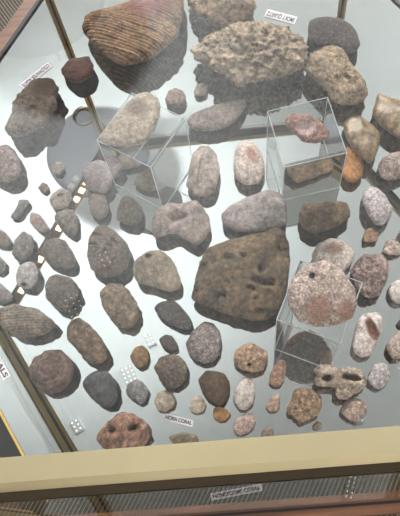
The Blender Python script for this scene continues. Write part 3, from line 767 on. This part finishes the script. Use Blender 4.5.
    ('petrified_wood', 'brown cylinder shaped petrified wood log above the blue-black rock', 'lumpy', -0.1483, -0.1619, 0, [(-2244, 1318), (-1855, 2402), (-870, 2808), (110, 2109), (1182, 675), (2127, -945), (2216, -1927), (1567, -2622), (717, -2548), (-343, -1811), (-1199, -541), (-2066, 414)], (0.217, -0.273, 0.937), 1464, 96, (124, 100, 80), (64, 50, 40), None, [], [], 1.0, 0.7, 82, None),
    ('fossil_coral', 'lumpy beige-brown two lobed stone left of the dark elongated stone', 'lumpy', -0.1117, -0.1249, 0, [(-2227, 1515), (-1772, 2285), (-877, 2667), (227, 2443), (1087, 1546), (1814, 211), (2093, -1177), (1731, -2265), (852, -2741), (-325, -2300), (-1385, -967), (-2021, 458)], (0.167, -0.32, 0.933), 1308, 98, (138, 118, 98), (88, 72, 60), None, [], [], 1.0, 0.7, 119, None),
    ('fossil_coral', 'large potato shaped brown stone with slit shaped holes', 'grain', -0.1242, -0.0613, 0, [(-2352, -150), (-2109, 2028), (-1295, 3312), (-373, 3466), (982, 2451), (2192, 849), (2667, -655), (2223, -2046), (976, -2870), (-583, -2954), (-1913, -1875)], (0.178, -0.391, 0.903), 1577, 162, (122, 104, 94), (88, 74, 66), None, [], [(-1077, 2293, 653, 191, 0.28, -24), (728, 1243, 366, 171, 0.3, -45), (264, 740, 311, 150, 0.28, -36), (-252, 305, 204, 157, 0.28, -5), (-1547, 1108, 518, 145, 0.16, -11)], 1.0, 0.7, 156, None),
    ('fossil_coral', 'smooth beige stone with a single hole right of the potato shaped stone', 'smooth', -0.0698, -0.0891, 0, [(-2792, 316), (-2303, 1639), (-986, 2410), (417, 2449), (1501, 1737), (2199, 238), (2559, -1205), (2391, -2233), (1285, -2473), (-761, -1698), (-2176, -1212)], (0.112, -0.363, 0.925), 1417, 106, (150, 134, 116), (110, 98, 84), None, [], [(-840, 1852, 333, 217, 0.6, 5)], 1.0, 0.7, 13, None),
    ('fossil', 'dark grey-brown banded stone in front of the brown nosed stone', 'ridge2', -0.1767, -0.1029, 0, [(-1773, 1212), (-1334, 2000), (-431, 2150), (924, 1660), (1711, 639), (1933, -317), (1488, -1548), (384, -2247), (-725, -1800), (-1745, -549)], (0.245, -0.339, 0.908), 1250, 84, (112, 98, 88), (60, 50, 44), None, [], [], 1.0, 0.7, 50, None),
    ('fossil', 'big fan ribbed brown shell fossil at the left edge', 'ridge2', -0.2166, -0.1326, 0, [(-3057, 717), (-2876, 1734), (-1322, 2121), (705, 1515), (2277, 680), (3286, -435), (3075, -1203), (2316, -1693), (351, -1962), (-979, -1508), (-2332, -712)], (0.296, -0.301, 0.907), 1297, 104, (134, 118, 104), (76, 64, 54), None, [], [], 1.0, 0.7, 87, None),
    ('rock', 'grey lobed stone cut by the left edge above the ribbed shell fossil', 'smooth', -0.2445, -0.0972, 0, [(-937, 905), (-388, 1450), (442, 654), (1156, -242), (1067, -939), (169, -1088), (-868, -639)], (0.321, -0.335, 0.886), 633, 56, (112, 104, 102), (76, 70, 68), None, [], [], 1.0, 0.7, 124, None),
    ('fossil_coral', 'smooth pale grey barrel shaped stone with a small reddish pit', 'smooth', -0.2164, -0.078, 0, [(-1322, -169), (-1086, 1011), (-190, 1773), (733, 1510), (1331, 290), (1128, -885), (467, -1651), (-552, -1553), (-1139, -903)], (0.288, -0.361, 0.887), 1082, 62, (152, 144, 142), (108, 100, 98), (90, 66, 60), [(-342, -980, 342, 238, -5)], [(-342, -980, 298, 204, 0.5, -25)], 1.0, 0.7, 161, None),
    ('fossil', 'brown rock with a blunt nose at right, above the banded stone', 'rough', -0.181, -0.0558, 0, [(-2039, 735), (-1592, 1556), (-325, 2049), (833, 1556), (1413, 139), (1985, -893), (1759, -1837), (852, -1988), (-173, -1525), (-1207, -939), (-1793, -149)], (0.245, -0.389, 0.888), 1066, 76, (104, 90, 82), (62, 52, 46), None, [], [], 0.4, 0.7, 18, None),
    ('fossil', 'wrinkled grey ridged fossil above the pale barrel shaped stone', 'ridge2', -0.2223, -0.0427, 0, [(-1290, -683), (-999, 1029), (-433, 1599), (25, 1931), (508, 1376), (1096, 1190), (1233, 300), (1145, -928), (127, -1685), (-800, -1470)], (0.29, -0.397, 0.871), 921, 60, (126, 116, 112), (66, 58, 56), None, [], [], 1.0, 0.7, 55, None),
    ('fossil', 'brown ribbed stone cut by the left edge beside the wrinkled grey fossil', 'smooth', -0.2485, -0.0287, 0, [(-970, 752), (-285, 1318), (446, 733), (1195, -480), (748, -1061), (-190, -965), (-918, -390)], (0.315, -0.406, 0.858), 606, 56, (108, 94, 82), (70, 60, 52), None, [], [], 1.0, 0.7, 92, None),
    ('rock', 'dark grey stone cut by the left edge, below the ribbed brown one', 'smooth', -0.2499, -0.0617, 0, [(-695, 566), (-26, 1240), (708, 303), (741, -554), (70, -1096), (-640, -662)], (0.322, -0.372, 0.871), 513, 56, (106, 98, 96), (70, 64, 62), None, [], [], 1.0, 0.7, 129, None),
    ('fossil', 'small reddish-grey oval fossil right of the bone shaped piece', 'smooth', -0.2055, -0.0129, 0, [(-1106, 280), (-972, 1557), (105, 1054), (1075, -459), (1203, -1235), (505, -1415), (-329, -694)], (0.266, -0.428, 0.864), 575, 56, (128, 110, 106), (80, 66, 62), (150, 96, 84), [(-351, 329, 356, 385, -6)], [], 1.0, 0.7, 166, None),
    ('fossil_bone', 'small grey bone shaped fossil at the left', 'rough', -0.2283, 0.008, 0, [(-1193, -886), (-622, -167), (-288, 581), (-189, 1229), (893, 1111), (1146, 557), (565, -34), (230, -778), (-230, -1247), (-945, -1171)], (0.288, -0.444, 0.848), 512, 56, (100, 96, 92), (66, 62, 60), None, [], [], 0.35, 0.7, 23, None),
    ('rock', 'tiny brown pebble below the large pinkish stone at the left edge', 'rough', -0.2008, 0.0335, 0, [(-724, 74), (-134, 760), (476, 343), (606, -339), (133, -753), (-354, -367)], (0.254, -0.471, 0.844), 380, 56, (118, 100, 86), (70, 58, 48), None, [], [], 0.4, 0.7, 60, None),
    ('rock', 'large pinkish-grey angular rock at the left edge under the knobbly agate', 'rough', -0.2459, 0.0657, 0, [(-1765, 1497), (-829, 2645), (157, 2670), (1048, 1868), (1711, 270), (1996, -1126), (1540, -2020), (347, -2424), (-628, -2182), (-1626, -1532)], (0.299, -0.496, 0.815), 1355, 82, (142, 122, 116), (70, 56, 52), None, [], [], 0.45, 0.7, 97, None),
    ('fossil', 'small pale bumpy fossil right of the pinkish-grey angular rock', 'rough', -0.1839, 0.0575, 0, [(-730, 150), (-252, 919), (480, 698), (729, -150), (250, -912), (-477, -694)], (0.233, -0.495, 0.837), 508, 56, (150, 138, 128), (104, 92, 84), None, [], [], 0.4, 0.7, 134, None),
    ('fossil_coral', 'smooth beige knob with a small dimple above a lumpy brown fossil', 'smooth', -0.1798, 0.0141, 0, [(-1368, 90), (-904, 961), (-73, 1399), (1001, 1016), (1361, -74), (891, -1065), (-285, -1328), (-1118, -849)], (0.234, -0.458, 0.858), 876, 56, (134, 120, 112), (100, 88, 82), None, [], [(-65, 474, 350, 214, 0.4, 10)], 1.0, 0.7, 171, None),
    ('fossil', 'lumpy grey-brown fossil directly below the smooth beige dimpled knob', 'lumpy', -0.171, -0.0157, 0, [(-1630, 670), (-1167, 1393), (8, 1655), (950, 1167), (1183, -137), (1182, -1401), (603, -2093), (-327, -1244), (-1151, -273)], (0.228, -0.43, 0.873), 849, 60, (116, 102, 96), (72, 62, 58), None, [], [], 1.0, 0.7, 28, None),
    ('rock', 'rounded mauve-grey stone under the left corner of the left riser', 'smooth', -0.1349, 0.0373, 0, [(-1891, 1084), (-1165, 2086), (280, 2330), (1227, 1542), (1794, 0), (1644, -1573), (925, -2281), (-250, -2152), (-1189, -1524), (-1775, -135)], (0.181, -0.486, 0.855), 1152, 80, (116, 104, 104), (88, 78, 78), None, [], [], 1.0, 0.7, 65, None),
    ('rock', 'olive-grey oval stone directly below the mauve-grey stone', 'smooth', -0.1348, 0.0009, 0, [(-1244, 634), (-883, 1640), (-53, 1864), (765, 1329), (1207, -277), (952, -1531), (16, -1941), (-904, -951)], (0.184, -0.451, 0.874), 901, 58, (108, 96, 86), (76, 66, 60), None, [], [], 1.0, 0.7, 102, None),
    ('petrified_wood', 'dark brown nugget at the foot of the left acrylic riser', 'rough', -0.0987, -0.0115, 0, [(-1462, 147), (-961, 1637), (-363, 2143), (782, 1447), (1552, 208), (1391, -1044), (674, -1849), (-580, -1592), (-1485, -867)], (0.143, -0.442, 0.885), 1104, 68, (104, 90, 76), (58, 48, 42), None, [], [], 0.4, 0.7, 139, None),
    ('fossil_bone', 'curved lavender-beige vertebra shaped fossil below the tall oval stone', 'smooth', -0.0386, -0.0327, 0, [(-3444, 422), (-2690, 1980), (-1281, 2593), (-154, 2216), (893, 2486), (1706, 2653), (2327, 1696), (3020, 240), (3136, -1258), (2493, -2415), (1439, -3156), (270, -2187), (-693, -1352), (-1934, -1347), (-2867, -1987), (-3403, -1318)], (0.07, -0.426, 0.902), 1518, 122, (146, 130, 124), (98, 86, 82), None, [], [(-578, 746, 904, 751, 0.36, 10), (1575, 643, 453, 1239, 0.14, -6)], 1.0, 0.7, 176, None),
    ('fossil_coral', 'tall upright oval grey stone with a lengthwise groove', 'smooth', -0.0107, 0.0292, 0, [(-2122, -1565), (-1796, -28), (-1048, 2560), (-147, 3679), (792, 3570), (1638, 2250), (1923, 479), (1587, -1455), (1024, -2817), (-37, -3215), (-1283, -2951)], (0.034, -0.487, 0.873), 1432, 102, (156, 142, 134), (112, 100, 94), None, [], [(-256, 327, 258, 2586, 0.16, -15)], 1.0, 0.7, 33, None),
    ('petrified_wood', 'pale bark-like oblong stone at the left riser top corner', 'wood', 0.0112, 0.1038, 0, [(-3684, -352), (-3273, 447), (-2395, 910), (-782, 1428), (954, 1933), (2664, 2081), (3555, 1899), (3524, 899), (2423, -666), (1145, -1633), (-198, -2030), (-1747, -1985), (-3147, -1400)], (0.007, -0.552, 0.834), 1317, 96, (150, 134, 126), (96, 82, 76), None, [], [], 0.4, 0.7, -20, None),
    ('fossil', 'small round pinkish pebble left of a paler small pebble', 'rough', -0.0377, 0.1383, 0, [(-1312, 60), (-761, 1169), (125, 1502), (963, 953), (1270, -113), (966, -1094), (-154, -1391), (-1109, -839)], (0.062, -0.575, 0.815), 800, 56, (150, 128, 118), (100, 82, 74), None, [], [], 0.35, 0.7, 107, None),
    ('fossil', 'paler small oblong pebble between the wood block and the coral', 'smooth', -0.0061, 0.1475, 0, [(-868, -169), (-433, 813), (212, 1178), (849, 354), (703, -660), (-181, -989), (-783, -768)], (0.026, -0.582, 0.812), 554, 56, (150, 134, 126), (112, 98, 92), None, [], [], 1.0, 0.7, 144, None),
    ('fossil_coral', 'pale beige coral with honeycomb patch lying on the left acrylic riser', 'grain2', -0.0751, 0.0415, 0.0995, [(-3590, -1464), (-2946, -571), (-2075, 795), (-542, 2602), (553, 3476), (1627, 3596), (2662, 2834), (2927, 1674), (2650, 224), (1838, -1623), (965, -2718), (-911, -3093), (-2559, -2426), (-3389, -2089)], (0.123, -0.55, 0.826), 1252, 130, (164, 148, 132), (128, 114, 102), (120, 98, 86), [(388, 1736, 1275, 1111, -6)], [], 1.0, 0.7, 1, None),
    ('geode', 'reddish geode with sparkling heart shaped hollow on the right acrylic riser', 'rough', 0.1046, 0.0268, 0.0785, [(-2152, 657), (-2159, 1530), (-1146, 2034), (301, 1732), (1247, 869), (2204, -601), (1955, -1667), (462, -1975), (-723, -1474), (-1537, -402)], (-0.115, -0.523, 0.845), 828, 84, (164, 126, 116), (96, 62, 58), (196, 168, 166), [(-103, 165, 989, 975, -6)], [(-103, 165, 833, 793, 0.42, -6)], 0.5, 0.7, 38, None),
    ('fossil_coral', 'round pink and white speckled coral with a dark pit on the front riser', 'grain', 0.0916, -0.1687, 0.1065, [(-3086, 617), (-2542, 1781), (-1759, 2591), (-772, 3138), (874, 3423), (2139, 2305), (3003, 467), (2984, -1153), (2366, -2316), (768, -2958), (-913, -2944), (-2340, -2255), (-3064, -774)], (-0.116, -0.312, 0.943), 1301, 168, (206, 190, 182), (160, 134, 124), (158, 120, 102), [(-521, -1297, 1146, 1406, -15), (1921, -1713, 793, 1116, -5)], [(-648, 1940, 226, 273, 0.5, -5)], 1.0, 0.7, 75, None),
    ('agate', 'upright pinkish white oval with crystal streak, right of the tall grooved stone', 'grain2', 0.0423, 0.0343, 0, [(-1756, 758), (-1270, 2318), (-250, 3207), (780, 2895), (1562, 1315), (1875, -188), (1756, -1361), (932, -2701), (-452, -2807), (-1429, -2180), (-1775, -832)], (-0.031, -0.491, 0.87), 1326, 94, (196, 178, 170), (152, 134, 128), (166, 122, 108), [(498, 1169, 587, 1183, 16)], [], 1.0, 0.7, 112, None),
    ('fossil_coral', 'long smooth lavender-grey stone lying behind the huge dark stone', 'smooth', 0.0454, -0.0305, 0, [(-4117, 290), (-2432, 1494), (-317, 2281), (1552, 2792), (2652, 2466), (3364, 1247), (3417, -261), (2990, -1575), (1690, -2296), (-311, -2332), (-2506, -1982), (-3888, -1101)], (-0.036, -0.429, 0.903), 1454, 128, (150, 138, 136), (108, 98, 98), None, [], [], 1.0, 0.7, 149, None),
    ('fossil_coral', 'huge dark brown stone riddled with holes in the middle of the case', 'pitted', 0.0257, -0.1055, 0, [(-5416, -321), (-4767, 2063), (-3671, 3557), (-1284, 4395), (1403, 4783), (3771, 5265), (4862, 4667), (5038, 2852), (4667, 79), (3653, -3231), (2703, -4694), (1074, -5203), (-1393, -4536), (-3544, -3560), (-5189, -2621), (-5848, -1994)], (-0.012, -0.349, 0.937), 1898, 240, (122, 100, 76), (60, 48, 38), None, [], [(1770, 712, 322, 404, 0.3, -5), (2566, -979, 340, 295, 0.3, -5), (1716, -897, 963, 271, 0.3, -24), (-4145, 1531, 327, 280, 0.3, -5), (-3213, -2017, 214, 315, 0.3, -5), (-2458, -1976, 258, 380, 0.3, -21), (481, -1462, 427, 248, 0.25, -16), (-1575, 2217, 545, 352, 0.2, -5), (1088, -3992, 420, 286, 0.25, -5), (-5314, -1248, 215, 295, 0.3, -5), (-36, 2299, 326, 234, 0.2, -5), (3827, 2738, 216, 353, 0.25, -5)], 1.0, 0.7, 6, None),
    ('petrified_wood', 'dark brown glossy block with a pale seam below the geode riser', 'lumpy', 0.1185, -0.0414, 0, [(-2625, 686), (-2065, 1624), (-269, 1681), (1951, 1617), (2802, 1350), (2969, 214), (2736, -621), (1532, -1349), (-64, -1790), (-1193, -2036), (-2328, -1433), (-2757, -410)], (-0.128, -0.414, 0.901), 1470, 100, (120, 98, 76), (54, 42, 34), None, [], [], 0.9, 0.4, 43, None),
]
for i, st in enumerate(STONES):
    make_stone(i, *st)
